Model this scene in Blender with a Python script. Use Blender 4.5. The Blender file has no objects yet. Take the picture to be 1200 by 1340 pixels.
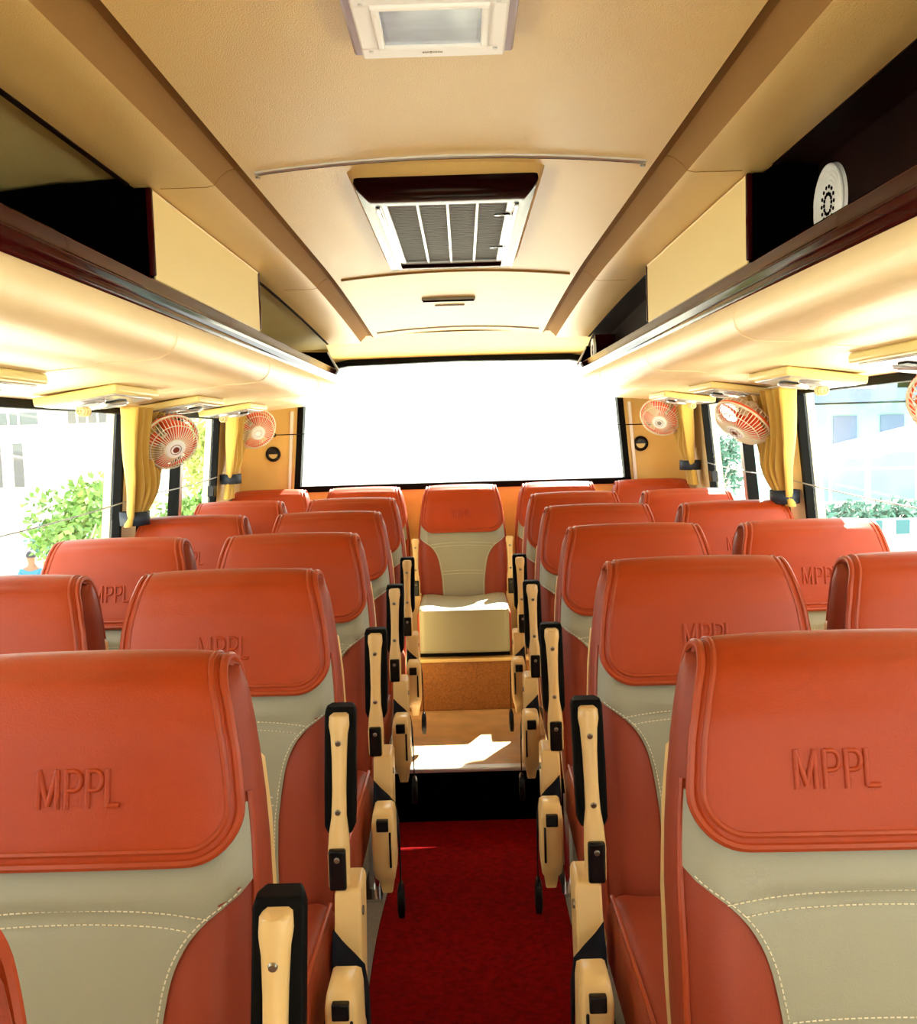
import bpy, bmesh, math, random
from mathutils import Vector, Matrix, noise
random.seed(7)
SC = bpy.context.scene
COL = SC.collection
PI = math.pi
R = math.radians

# ------------------------------------------------------------------ camera
CAM = Vector((0.01, 0.0, 1.37))
F = 1300.0
yc = Vector((6 / F, 104 / F, -1)).normalized()
zc = Vector((-0.029, 1, 0)); zc = (zc - yc * zc.dot(yc)).normalized()
xc = yc.cross(zc) * -1
xc = Vector((yc.y * zc.z - yc.z * zc.y, yc.z * zc.x - yc.x * zc.z, yc.x * zc.y - yc.y * zc.x))
cam = bpy.data.objects.new('camera', bpy.data.cameras.new('camera'))
COL.objects.link(cam)
cam.matrix_world = Matrix.Translation(CAM) @ Matrix((xc, yc, zc)).to_4x4()
cam.data.sensor_fit = 'HORIZONTAL'
cam.data.sensor_width = 36
cam.data.lens = 36 * F / 1200
cam.data.clip_start = 0.02
SC.camera = cam

# ------------------------------------------------------------------ world, sun, exposure
SKY = 3.6
SUN = 34.0
w = bpy.data.worlds.new('sky'); SC.world = w; w.use_nodes = True
bg = w.node_tree.nodes['Background']
bg.inputs[0].default_value = (1.0, 0.985, 0.93, 1)
bg.inputs[1].default_value = SKY
sl = bpy.data.lights.new('sun', 'SUN'); sl.energy = SUN; sl.angle = R(0.8); sl.color = (1.0, 0.93, 0.80)
so = bpy.data.objects.new('sun', sl); COL.objects.link(so)
# sun comes from behind the bus (far end), slightly to the right, 45 degrees up
sd = Vector((-0.38, -0.95, -0.89)).normalized()
so.rotation_euler = sd.to_track_quat('-Z', 'Y').to_euler()
so.location = (3, 9, 8)
SC.view_settings.view_transform = 'Standard'
SC.view_settings.look = 'None'
SC.view_settings.gamma = 1
SC.view_settings.use_curve_mapping = False
SC.view_settings.exposure = 0.5
SC.cycles.max_bounces = 10
SC.cycles.diffuse_bounces = 6
SC.cycles.transparent_max_bounces = 16

# ------------------------------------------------------------------ materials
def mat(name, col, rough=0.6, metal=0.0, bump=None, bscale=200, spec=0.5, coat=0.0, var=0.0, vscale=5, sheen=0, stretch=None, brough=0.0, ior=1.5):
    m = bpy.data.materials.new(name); m.use_nodes = True
    nt = m.node_tree; b = nt.nodes['Principled BSDF']
    b.inputs['Base Color'].default_value = (*col, 1)
    b.inputs['Roughness'].default_value = rough
    b.inputs['Metallic'].default_value = metal
    b.inputs['IOR'].default_value = ior
    b.inputs['Specular IOR Level'].default_value = spec
    b.inputs['Coat Weight'].default_value = coat
    b.inputs['Coat Roughness'].default_value = 0.08
    b.inputs['Sheen Weight'].default_value = sheen
    tc = nt.nodes.new('ShaderNodeTexCoord')
    vec = tc.outputs['Object']
    if stretch:
        mp = nt.nodes.new('ShaderNodeMapping'); mp.inputs['Scale'].default_value = stretch
        nt.links.new(vec, mp.inputs[0]); vec = mp.outputs[0]
    if var:
        n = nt.nodes.new('ShaderNodeTexNoise'); n.inputs['Scale'].default_value = vscale
        n.inputs['Detail'].default_value = 6
        nt.links.new(vec, n.inputs['Vector'])
        r = nt.nodes.new('ShaderNodeValToRGB')
        r.color_ramp.elements[0].position = 0.3; r.color_ramp.elements[1].position = 0.7
        r.color_ramp.elements[0].color = (*[c * (1 - var) for c in col], 1)
        r.color_ramp.elements[1].color = (*[min(1, c * (1 + var)) for c in col], 1)
        nt.links.new(n.outputs['Fac'], r.inputs[0]); nt.links.new(r.outputs[0], b.inputs['Base Color'])
    if bump:
        n2 = nt.nodes.new('ShaderNodeTexNoise'); n2.inputs['Scale'].default_value = bscale
        n2.inputs['Detail'].default_value = 3
        nt.links.new(vec, n2.inputs['Vector'])
        bp = nt.nodes.new('ShaderNodeBump'); bp.inputs['Strength'].default_value = bump
        bp.inputs['Distance'].default_value = 0.002
        nt.links.new(n2.outputs['Fac'], bp.inputs['Height'])
        last = bp
        if brough:
            n3 = nt.nodes.new('ShaderNodeTexNoise'); n3.inputs['Scale'].default_value = 9
            nt.links.new(vec, n3.inputs['Vector'])
            b3 = nt.nodes.new('ShaderNodeBump'); b3.inputs['Strength'].default_value = brough
            b3.inputs['Distance'].default_value = 0.02
            nt.links.new(n3.outputs['Fac'], b3.inputs['Height']); nt.links.new(bp.outputs[0], b3.inputs['Normal'])
            last = b3
        nt.links.new(last.outputs[0], b.inputs['Normal'])
    return m

M = {}
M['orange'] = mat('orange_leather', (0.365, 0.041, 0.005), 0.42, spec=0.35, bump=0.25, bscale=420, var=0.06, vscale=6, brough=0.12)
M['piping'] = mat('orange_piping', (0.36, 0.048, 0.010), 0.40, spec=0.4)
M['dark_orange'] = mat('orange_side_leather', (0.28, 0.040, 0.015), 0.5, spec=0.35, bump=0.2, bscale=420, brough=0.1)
M['silver'] = mat('pale_grey_leather', (0.32, 0.32, 0.245), 0.45, bump=0.2, bscale=380, var=0.04, brough=0.1)
M['stitch'] = mat('cream_thread', (0.75, 0.70, 0.55), 0.8)
M['cream'] = mat('cream_plastic', (0.78, 0.55, 0.24), 0.32)
M['black'] = mat('black_rubber', (0.003, 0.003, 0.003), 0.6, spec=0.08)
M['blackgloss'] = mat('black_plastic', (0.003, 0.0035, 0.006), 0.25, spec=0.3)
M['belt'] = mat('black_webbing', (0.004, 0.0045, 0.010), 0.7, bump=0.4, bscale=900, spec=0.15)
M['chrome'] = mat('chrome', (0.7, 0.72, 0.78), 0.18, 1.0)
M['steel'] = mat('brushed_aluminium', (0.72, 0.74, 0.74), 0.32, 0.9)
M['screw'] = mat('screw_steel', (0.35, 0.33, 0.28), 0.35, 0.9)
M['ceiling'] = mat('tan_ceiling_vinyl', (0.64, 0.43, 0.15), 0.42, bump=0.5, bscale=500, var=0.03, vscale=3)
M['groove'] = mat('brown_cove_shade_and_seam', (0.26, 0.135, 0.04), 0.85, spec=0.1, bump=0.3, bscale=500)  # ceiling vinyl browned to paint the cove's shade; seam strips share it
M['rack'] = mat('cream_rack_vinyl', (0.88, 0.69, 0.41), 0.36, bump=0.3, bscale=400, var=0.05, vscale=4, brough=0.15)
M['olive'] = mat('olive_beige_vinyl', (0.42, 0.33, 0.13), 0.55, bump=0.3, bscale=500, var=0.06, vscale=4)
M['boxpanel'] = mat('cream_panel_vinyl', (0.74, 0.58, 0.27), 0.5, bump=0.3, bscale=500)
M['wood'] = mat('mahogany_gloss', (0.030, 0.0018, 0.0020), 0.07, spec=0.5, ior=1.12)
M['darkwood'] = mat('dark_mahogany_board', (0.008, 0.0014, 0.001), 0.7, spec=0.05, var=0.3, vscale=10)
M['void'] = mat('black_board', (0.0012, 0.001, 0.001), 0.8, spec=0.0)
M['yellowwall'] = mat('yellow_beige_vinyl', (0.84, 0.60, 0.20), 0.5, bump=0.3, bscale=400)
M['wall'] = mat('cream_wall_vinyl', (0.78, 0.66, 0.42), 0.5, bump=0.2, bscale=400)
M['carpet'] = mat('red_carpet', (0.33, 0.002, 0.003), 0.95, bump=1.0, bscale=700, var=0.35, vscale=60, spec=0.1)
M['greyfloor'] = mat('grey_vinyl_floor', (0.36, 0.34, 0.32), 0.5, bump=0.3, bscale=500, var=0.1, vscale=60)
M['tanfloor'] = mat('tan_vinyl_floor', (0.55, 0.34, 0.16), 0.4, bump=0.3, bscale=300, var=0.15, vscale=14)
M['brownvinyl'] = mat('speckled_brown_vinyl', (0.34, 0.13, 0.025), 0.5, bump=0.5, bscale=300, var=0.3, vscale=180)
M['curtain'] = mat('golden_curtain_cloth', (0.56, 0.35, 0.06), 0.8, bump=0.3, bscale=600, sheen=0.3)
M['navy'] = mat('navy_strap', (0.01, 0.018, 0.035), 0.6)
M['fanorange'] = mat('orange_fan_plastic', (0.85, 0.10, 0.02), 0.3)
M['cage'] = mat('ivory_fan_plastic', (0.80, 0.76, 0.60), 0.3)
M['white'] = mat('white_plastic', (0.85, 0.84, 0.84), 0.35)
M['clearfilm'] = mat('lilac_grey_plastic', (0.50, 0.46, 0.56), 0.2)
M['lens'] = mat('frosted_lens', (0.50, 0.60, 0.78), 0.12, coat=0.6, var=0.08, vscale=20, stretch=(1, 5, 1))
M['filter'] = mat('dark_filter_mesh', (0.008, 0.010, 0.010), 0.6, spec=.1, var=0.8, vscale=300)
M['cord'] = mat('grey_cord', (0.40, 0.42, 0.44), 0.5)
M['consoleframe'] = mat('yellow_cream_plastic', (0.80, 0.66, 0.26), 0.35)
M['consoleplate'] = mat('silver_plastic', (0.62, 0.64, 0.66), 0.25, 0.6)
M['fin'] = mat('grey_metal', (0.16, 0.165, 0.165), 0.6, 0.2)
M['ventwood'] = mat('near_black_gloss', (0.009, 0.0012, 0.0012), 0.12, spec=0.04, ior=1.3)
M['greyplastic'] = mat('grey_plastic', (0.30, 0.27, 0.22), 0.5)

def glass_mat():
    m = bpy.data.materials.new('window_glass'); m.use_nodes = True
    nt = m.node_tree; nt.nodes.clear()
    o = nt.nodes.new('ShaderNodeOutputMaterial'); mx = nt.nodes.new('ShaderNodeMixShader')
    t = nt.nodes.new('ShaderNodeBsdfTransparent'); g = nt.nodes.new('ShaderNodeBsdfGlossy')
    t.inputs[0].default_value = (0.93, 0.97, 0.96, 1)
    g.inputs['Roughness'].default_value = 0.02
    mx.inputs[0].default_value = 0.05
    nt.links.new(t.outputs[0], mx.inputs[1]); nt.links.new(g.outputs[0], mx.inputs[2]); nt.links.new(mx.outputs[0], o.inputs[0])
    return m
M['glass'] = glass_mat()

# ------------------------------------------------------------------ mesh helpers
class MB:
    def __init__(s): s.v = []; s.f = []
    def grid(s, rows, closed=False, loop=False):
        n = len(rows[0]); b = len(s.v)
        for r in rows: s.v += [tuple(p) for p in r]
        R_ = len(rows)
        for i in range(R_ if loop else R_ - 1):
            for j in range(n if closed else n - 1):
                a = b + i * n + j; a2 = b + i * n + (j + 1) % n
                c = b + ((i + 1) % R_) * n + j; c2 = b + ((i + 1) % R_) * n + (j + 1) % n
                s.f.append((a, a2, c2, c))
        return b
    def poly(s, pts):
        b = len(s.v); s.v += [tuple(p) for p in pts]; s.f.append(tuple(range(b, b + len(pts))))
    def loft(s, rings):
        b = s.grid(rings, closed=True); n = len(rings[0])
        s.f.append(tuple(reversed(range(b, b + n))))
        e = b + (len(rings) - 1) * n
        s.f.append(tuple(range(e, e + n)))
    def box(s, x0, x1, y0, y1, z0, z1, fn=None):
        p = [(x, y, z) for x in (x0, x1) for y in (y0, y1) for z in (z0, z1)]
        if fn: p = [fn(*q) for q in p]
        b = len(s.v); s.v += p
        for q in ((0, 1, 3, 2), (4, 6, 7, 5), (0, 4, 5, 1), (2, 3, 7, 6), (0, 2, 6, 4), (1, 5, 7, 3)):
            s.f.append(tuple(b + i for i in q))
    def tube(s, pts, r, n=8, closed=False, caps=True):
        pts = [Vector(p) for p in pts]; rings = []
        N = len(pts); up = None
        rr = r if isinstance(r, (list, tuple)) else [r] * N
        for i, p in enumerate(pts):
            if closed: t = pts[(i + 1) % N] - pts[i - 1]
            else: t = pts[min(i + 1, N - 1)] - pts[max(i - 1, 0)]
            if t.length < 1e-9: t = Vector((0, 0, 1))
            t.normalize()
            if up is None:
                up = Vector((0, 0, 1)) if abs(t.z) < 0.9 else Vector((1, 0, 0))
            u = (up - t * up.dot(t))
            if u.length < 1e-6: u = t.orthogonal()
            u.normalize(); up = u; vv = t.cross(u)
            rings.append([p + (u * math.cos(2 * PI * k / n) + vv * math.sin(2 * PI * k / n)) * rr[i] for k in range(n)])
        if closed: s.grid(rings, closed=True, loop=True)
        else:
            b = s.grid(rings, closed=True)
            if caps:
                s.f.append(tuple(reversed(range(b, b + n)))); e = b + (N - 1) * n; s.f.append(tuple(range(e, e + n)))
    def disc(s, c, axis, r, t, n=24, taper=1.0):
        c = Vector(c); a = Vector(axis).normalized(); u = a.orthogonal().normalized(); v = a.cross(u)
        r0 = [c + (u * math.cos(2 * PI * k / n) + v * math.sin(2 * PI * k / n)) * r for k in range(n)]
        r1 = [c + a * t + (u * math.cos(2 * PI * k / n) + v * math.sin(2 * PI * k / n)) * r * taper for k in range(n)]
        s.loft([r0, r1])
    def ring(s, c, axis, r, tr, n=32, m=8):
        c = Vector(c); a = Vector(axis).normalized(); u = a.orthogonal().normalized(); v = a.cross(u)
        s.tube([c + (u * math.cos(2 * PI * k / n) + v * math.sin(2 * PI * k / n)) * r for k in range(n)], tr, m, closed=True)
    def build(s, name, m, parent=None, bevel=0, seg=2, smooth=True, angle=40, solid=0, sub=0):
        me = bpy.data.meshes.new(name); me.from_pydata(s.v, [], s.f)
        bm = bmesh.new(); bm.from_mesh(me)
        bmesh.ops.recalc_face_normals(bm, faces=bm.faces)
        bm.to_mesh(me); bm.free()
        if smooth:
            for p in me.polygons: p.use_smooth = True
            if angle < 180: me.set_sharp_from_angle(angle=R(angle))
        me.materials.append(m)
        o = bpy.data.objects.new(name, me); COL.objects.link(o)
        if parent: o.parent = parent
        if solid:
            q = o.modifiers.new('s', 'SOLIDIFY'); q.thickness = solid; q.offset = 0
        if bevel:
            q = o.modifiers.new('b', 'BEVEL'); q.width = bevel; q.segments = seg; q.limit_method = 'ANGLE'; q.angle_limit = R(35)
        if sub:
            q = o.modifiers.new('u', 'SUBSURF'); q.levels = sub; q.render_levels = sub
        return o

def tag(o, label=None, cat=None, group=None, kind=None):
    if label: o['label'] = label
    if cat: o['category'] = cat
    if group: o['group'] = group
    if kind: o['kind'] = kind
    return o
def empty(name, loc=(0, 0, 0), label=None, cat=None, group=None):
    o = bpy.data.objects.new(name, None); COL.objects.link(o); o.location = loc
    o.empty_display_size = 0.05
    return tag(o, label, cat, group)
def struct(mb, name, m, parent=None, **k):
    o = mb.build(name, m, parent, **k)
    if not parent: o['kind'] = 'structure'
    return o
def copy_tree(o, parent=None):
    c = o.copy(); COL.objects.link(c)
    if parent: c.parent = parent
    for ch in list(o.children): copy_tree(ch, c)
    return c
def lerp(a, b, t): return a + (b - a) * t
def interp(tab, x):
    if x <= tab[0][0]: return tab[0][1]
    for (a, va), (b, vb) in zip(tab, tab[1:]):
        if x <= b: 
            t = (x - a) / (b - a); return lerp(va, vb, t)
    return tab[-1][1]

Z0 = 1.37                     # eye level
YF, YB = -1.9, 4.95           # front and rear of the cabin
def wx(z): return 1.125 - 0.10 * (z - 1.0)      # inner face of the leaning side walls

# ------------------------------------------------------------------ floor
b = MB(); b.box(-1.2, 1.2, YF, 3.42, -0.06, 0.0); struct(b, 'floor', M['greyfloor'], smooth=False)
b = MB()
rows = []
N = 60
for i in range(N + 1):
    y = lerp(YF + 0.02, 3.395, i / N)
    el = -0.262 + 0.010 * noise.noise(Vector((0, y * 3.1, 0))) + 0.006 * math.sin(y * 7)
    er = 0.272 + 0.008 * noise.noise(Vector((5, y * 3.1, 0)))
    rows.append([(el, y, 0.001), (el + 0.004, y, 0.009)] + [(lerp(el, er, k / 8), y, 0.010 + 0.002 * noise.noise(Vector((k * .6, y * 2, 3)))) for k in range(1, 8)] + [(er - 0.004, y, 0.009), (er, y, 0.001)])
b.grid(rows)
tag(b.build('carpet_runner', M['carpet'], solid=0), 'red carpet runner lying along the centre aisle floor', 'carpet')
# raised rear floor and rear platform
b = MB(); b.box(-1.2, 1.2, 3.42, 5.0, -0.06, 0.2); struct(b, 'trim_1', M['tanfloor'], smooth=False, bevel=0.004)
b = MB(); b.box(-1.12, 1.12, 3.396, 3.419, 0.0, 0.186); struct(b, 'trim_2', M['void'], smooth=False)
b = MB(); b.box(-1.12, 1.12, 3.385, 3.425, 0.187, 0.203); struct(b, 'trim_3', M['steel'], bevel=0.004)
b = MB(); b.box(-1.12, 1.12, 4.12, 4.94, 0.2005, 0.415); struct(b, 'trim_4', M['brownvinyl'], smooth=False, bevel=0.004)
b = MB(); b.box(-1.12, 1.12, 4.108, 4.16, 0.408, 0.424); struct(b, 'trim_5', M['cream'], bevel=0.004)

# ------------------------------------------------------------------ ceiling
def drop(y):                       # the roof lining dips toward the rear window
    return 0.0 if y < 3.0 else -0.055 * ((y - 3.0) / 1.6) ** 1.5
prof = []
for k in range(-12, 13):
    x = 0.385 * k / 12
    prof.append((x, 0.520 - 0.022 * (x / 0.385) ** 2))
side = [(0.392, 0.502), (0.398, 0.506), (0.408, 0.509), (0.422, 0.505), (0.438, 0.492), (0.447, 0.480), (0.46, 0.477), (0.50, 0.4765), (0.55, 0.4765), (0.594, 0.477), (0.600, 0.479), (0.600, 0.500)]
full = [(-x, z) for x, z in reversed(side)] + prof + side
ys = [YF, -1, 0, 0.6, 1.2, 1.8, 2.4, 3.0, 3.2, 3.4, 3.6, 3.8, 4.0, 4.2, 4.4, 4.6]
b = MB()
b.grid([[(x, y, Z0 + z + drop(y)) for x, z in full] for y in ys])
ceil_o = struct(b, 'ceiling', M['ceiling'], angle=30)
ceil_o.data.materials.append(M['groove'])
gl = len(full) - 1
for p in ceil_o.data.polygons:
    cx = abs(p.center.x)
    if 0.388 < cx < 0.446: p.material_index = 1  # shade of the slanted cove band put into its colour
# roof slab above everything keeps the daylight out
b = MB(); b.box(-1.25, 1.25, YF - 0.1, 5.1, Z0 + 0.62, Z0 + 0.66); struct(b, 'wall_top', M['void'], smooth=False)
# cove above the rear window
b = MB()
rows = []
for k in range(25):
    x = lerp(-0.62, 0.62, k / 24)
    a = 1 - (x / 0.62) ** 2
    rows.append([(x, 4.58, Z0 + 0.44 + 0.02 * a), (x, 4.70, Z0 + 0.425 + 0.016 * a), (x, 4.78, Z0 + 0.405 + 0.012 * a), (x, 4.85, Z0 + 0.392 + 0.010 * a), (x, 4.94, Z0 + 0.372 + 0.004 * a), (x, 4.97, Z0 + 0.372), (x, 4.97, Z0 + 0.6)])
b.grid(rows); struct(b, 'trim_6', M['yellowwall'])

# ceiling seams
def seam(y, hw, m, th=0.006, nm='ceiling_strip', label='', x0=0.0, dep=0.006):
    b = MB(); rings = []
    for k in range(21):
        x = lerp(-hw, hw, k / 20)
        z = Z0 + 0.520 - 0.022 * (x / 0.385) ** 2 + drop(y)
        rings.append([(x + x0, y - th, z + 0.002), (x + x0, y - th, z - dep * .6), (x + x0, y, z - dep), (x + x0, y + th, z - dep * .6), (x + x0, y + th, z + 0.002)])
    b.loft(rings)
    o = b.build(nm, m, None); return o
root = empty('ceiling_strip', (0, 1.915, Z0 + .52), 'long metal strip across the tan ceiling in front of the air vent', 'ceiling strip')
o = seam(1.915, 0.368, M['steel'], 0.006, 'metal_strip'); o.location = -root.location; o.parent = root
o = seam(1.930, 0.366, M['void'], 0.004, 'gasket', dep=0.003); o.location = -root.location; o.parent = root
for xx in (-0.362, 0.362):
    b = MB(); b.disc((xx, 1.915, Z0 + .4915), (0, 0, -1), 0.005, 0.003, 12); o = b.build('end_screw', M['screw']); o.location = -root.location; o.parent = root
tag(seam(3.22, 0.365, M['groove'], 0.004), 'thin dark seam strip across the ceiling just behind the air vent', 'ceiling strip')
tag(seam(4.46, 0.36, M['greyplastic'], 0.004), 'thin grey seam strip across the bright ceiling nearest the rear window', 'ceiling strip')
b = MB()
for s_ in (-1, 1):
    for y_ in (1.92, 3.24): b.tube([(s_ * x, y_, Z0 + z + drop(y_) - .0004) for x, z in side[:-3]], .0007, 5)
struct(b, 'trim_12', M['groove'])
# hatch handle
root = empty('roof_hatch_handle', (-.03, 3.8, Z0 + .48), 'small grey slotted hatch handle on ceiling between air vent and rear window', 'ceiling handle')
zz = Z0 + 0.52 + drop(3.8)
b = MB(); b.box(-.13, .07, 3.74, 3.80, zz - .010, zz + .002); b.build('handle_plate', M['greyplastic'], None, bevel=.002).parent = root
b = MB(); b.box(-.125, .065, 3.735, 3.745, zz - .014, zz - .009); b.build('slot', M['void']).parent = root
b = MB(); b.box(-.085, .03, 3.90, 3.91, zz - .010, zz + .002); b.build('keeper', M['greyplastic']).parent = root
for ch in root.children: ch.location = -root.location

# ------------------------------------------------------------------ side walls and windows
def wallbox(mb, s, y0, y1, z0, z1, off=0.0, th=0.06):
    def fn(x, y, z): return (s * (wx(z) + x), y, z)
    mb.box(off, off + th, y0, y1, z0, z1, fn)
WIN = [(-1.7, 0.30), (0.44, 1.70), (1.84, 3.215), (3.38, 4.46)]
WB, WT = 0.96, 1.490
nwin = 0
for s, side_name in ((-1, 'left'), (1, 'right')):
    b = MB()
    wallbox(b, s, YF, YB, 0.0, WB)
    wallbox(b, s, YF, YB, WT, Z0 + 0.62)
    ed = [YF] + [q for wn in WIN for q in wn] + [YB]
    for k in range(0, len(ed), 2): wallbox(b, s, ed[k], ed[k + 1], WB, WT)
    struct(b, 'wall_' + side_name, M['wall'], smooth=False)
    for (y0, y1) in WIN:
        nwin += 1
        wr = empty('window_%d' % nwin, (s * 1.13, (y0 + y1) / 2, WB)); wr['kind'] = 'structure'
        b = MB()
        wallbox(b, s, y0 - .004, y0 + .018, WB, WT, -0.004, .032); wallbox(b, s, y1 - .018, y1 + .004, WB, WT, -0.004, .032)
        wallbox(b, s, y0 + .018, y1 - .018, WB, WB + .03, -0.004, .032); wallbox(b, s, y0 + .018, y1 - .018, WT - .028, WT + .004, -0.004, .032)
        o = b.build('window_frame', M['black'], None, smooth=False); o.parent = wr; o.location = -wr.location
        b = MB(); wallbox(b, s, y0 + .02, y1 - .02, WB + .01, WT - .01, 0.02, .006)
        o = b.build('pane', M['glass'], None, smooth=False); o.parent = wr; o.location = -wr.location
        if y0 > 3.2:
            ym = 3.90
            b = MB(); wallbox(b, s, ym - .018, ym + .018, WB + .03, WT - .028, -0.002, .045)
            o = b.build('mullion', M['steel'], None, bevel=.003); o.parent = wr; o.location = -wr.location
            b = MB(); wallbox(b, s, ym - .030, ym - .018, WB + .03, WT - .028, 0.0, .04)
            o = b.build('mullion_seal', M['black'], None, smooth=False); o.parent = wr; o.location = -wr.location
            b = MB(); wallbox(b, s, y1 - .09, y1 - .036, 1.12, 1.17, -0.015, .03)
            o = b.build('window_latch', M['blackgloss'], None, bevel=.004); o.parent = wr; o.location = -wr.location

# rear wall with its wide window
RW = [(-0.84, 1.095), (0.84, 1.095), (0.80, 1.56), (0.765, 1.65), (0.70, 1.715), (0.55, 1.742), (0, 1.752), (-0.55, 1.742), (-0.70, 1.715), (-0.765, 1.65), (-0.80, 1.56)]
def rect_ring(pts):
    out = []
    for x, z in pts:
        out.append((1.25 if x > 0 else -1.25, 0.2) if z < 1.2 else None)
    return out
outer = [(-1.2, 0.2), (1.2, 0.2), (1.2, 1.56), (1.2, 1.80), (1.2, 1.99), (0.6, 1.99), (0, 1.99), (-0.6, 1.99), (-1.2, 1.99), (-1.2, 1.80), (-1.2, 1.56)]
b = MB()
n = len(RW)
for y in (4.95, 5.02):
    b.grid([[(x, y, z) for x, z in outer], [(x, y, z) for x, z in RW]], closed=True)
b.grid([[(x, 4.95, z) for x, z in RW], [(x, 5.02, z) for x, z in RW]], closed=True)
struct(b, 'wall_back', M['yellowwall'], smooth=False)
wr = empty('window_9', (0, 4.95, 1.09)); wr['kind'] = 'structure'
b = MB()
def shrink(pts, d):
    c = Vector((0, 1.42)); o = []
    N_ = len(pts)
    for i in range(N_):
        a = Vector(pts[i - 1]); p = Vector(pts[i]); q = Vector(pts[(i + 1) % N_])
        t1 = (p - a).normalized(); t2 = (q - p).normalized()
        n1 = Vector((-t1.y, t1.x)); n2 = Vector((-t2.y, t2.x)); nn = (n1 + n2).normalized()
        o.append(tuple(p + nn * d / max(.5, nn.dot(n1))))
    return o
ins = shrink(RW, 0.030)
b.grid([[(x, 4.935, z) for x, z in RW], [(x, 4.930, z) for x, z in ins], [(x, 5.0, z) for x, z in ins], [(x, 5.0, z) for x, z in RW]], closed=True, loop=True)
o = b.build('window_frame', M['black'], None, smooth=False); o.parent = wr; o.location = -wr.location
b = MB(); b.poly([(x, 4.975, z) for x, z in shrink(RW, .02)]); b.poly([(x, 4.981, z) for x, z in reversed(shrink(RW, .02))])
o = b.build('pane', M['glass'], None, smooth=False); o.parent = wr; o.location = -wr.location
# white inner moulding beside the rear window
b = MB()
for s in (-1, 1):
    b.box(s * .862 - .008, s * .862 + .008, 4.932, 4.951, 1.10, 1.50, lambda x, y, z: (x - (s * .07) * (z - 1.1), y, z))
struct(b, 'trim_7', M['white'], bevel=.003)
# front wall: low dashboard wall and a wide windscreen behind the camera
b = MB(); b.box(-1.2, 1.2, YF - .06, YF, 0, .85); b.box(-1.2, 1.2, YF - .06, YF, 1.78, 1.99)
for s in (-1, 1): b.box(s * 1.2 if s < 0 else 1.02, -1.02 if s < 0 else 1.2, YF - .06, YF, .85, 1.78)
struct(b, 'wall_front', M['wall'], smooth=False)
wr = empty('window_10', (0, YF, .85)); wr['kind'] = 'structure'
b = MB(); b.box(-1.02, 1.02, YF - .04, YF - .034, .85, 1.78); o = b.build('pane', M['glass'], None, smooth=False); o.parent = wr; o.location = -wr.location
b = MB()
b.box(-1.02, 1.02, YF - .05, YF - .02, .85, .88); b.box(-1.02, 1.02, YF - .05, YF - .02, 1.75, 1.78)
b.box(-1.02, -.99, YF - .05, YF - .02, .88, 1.75); b.box(.99, 1.02, YF - .05, YF - .02, .88, 1.75)
o = b.build('window_frame', M['black'], None, smooth=False); o.parent = wr; o.location = -wr.location

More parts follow.
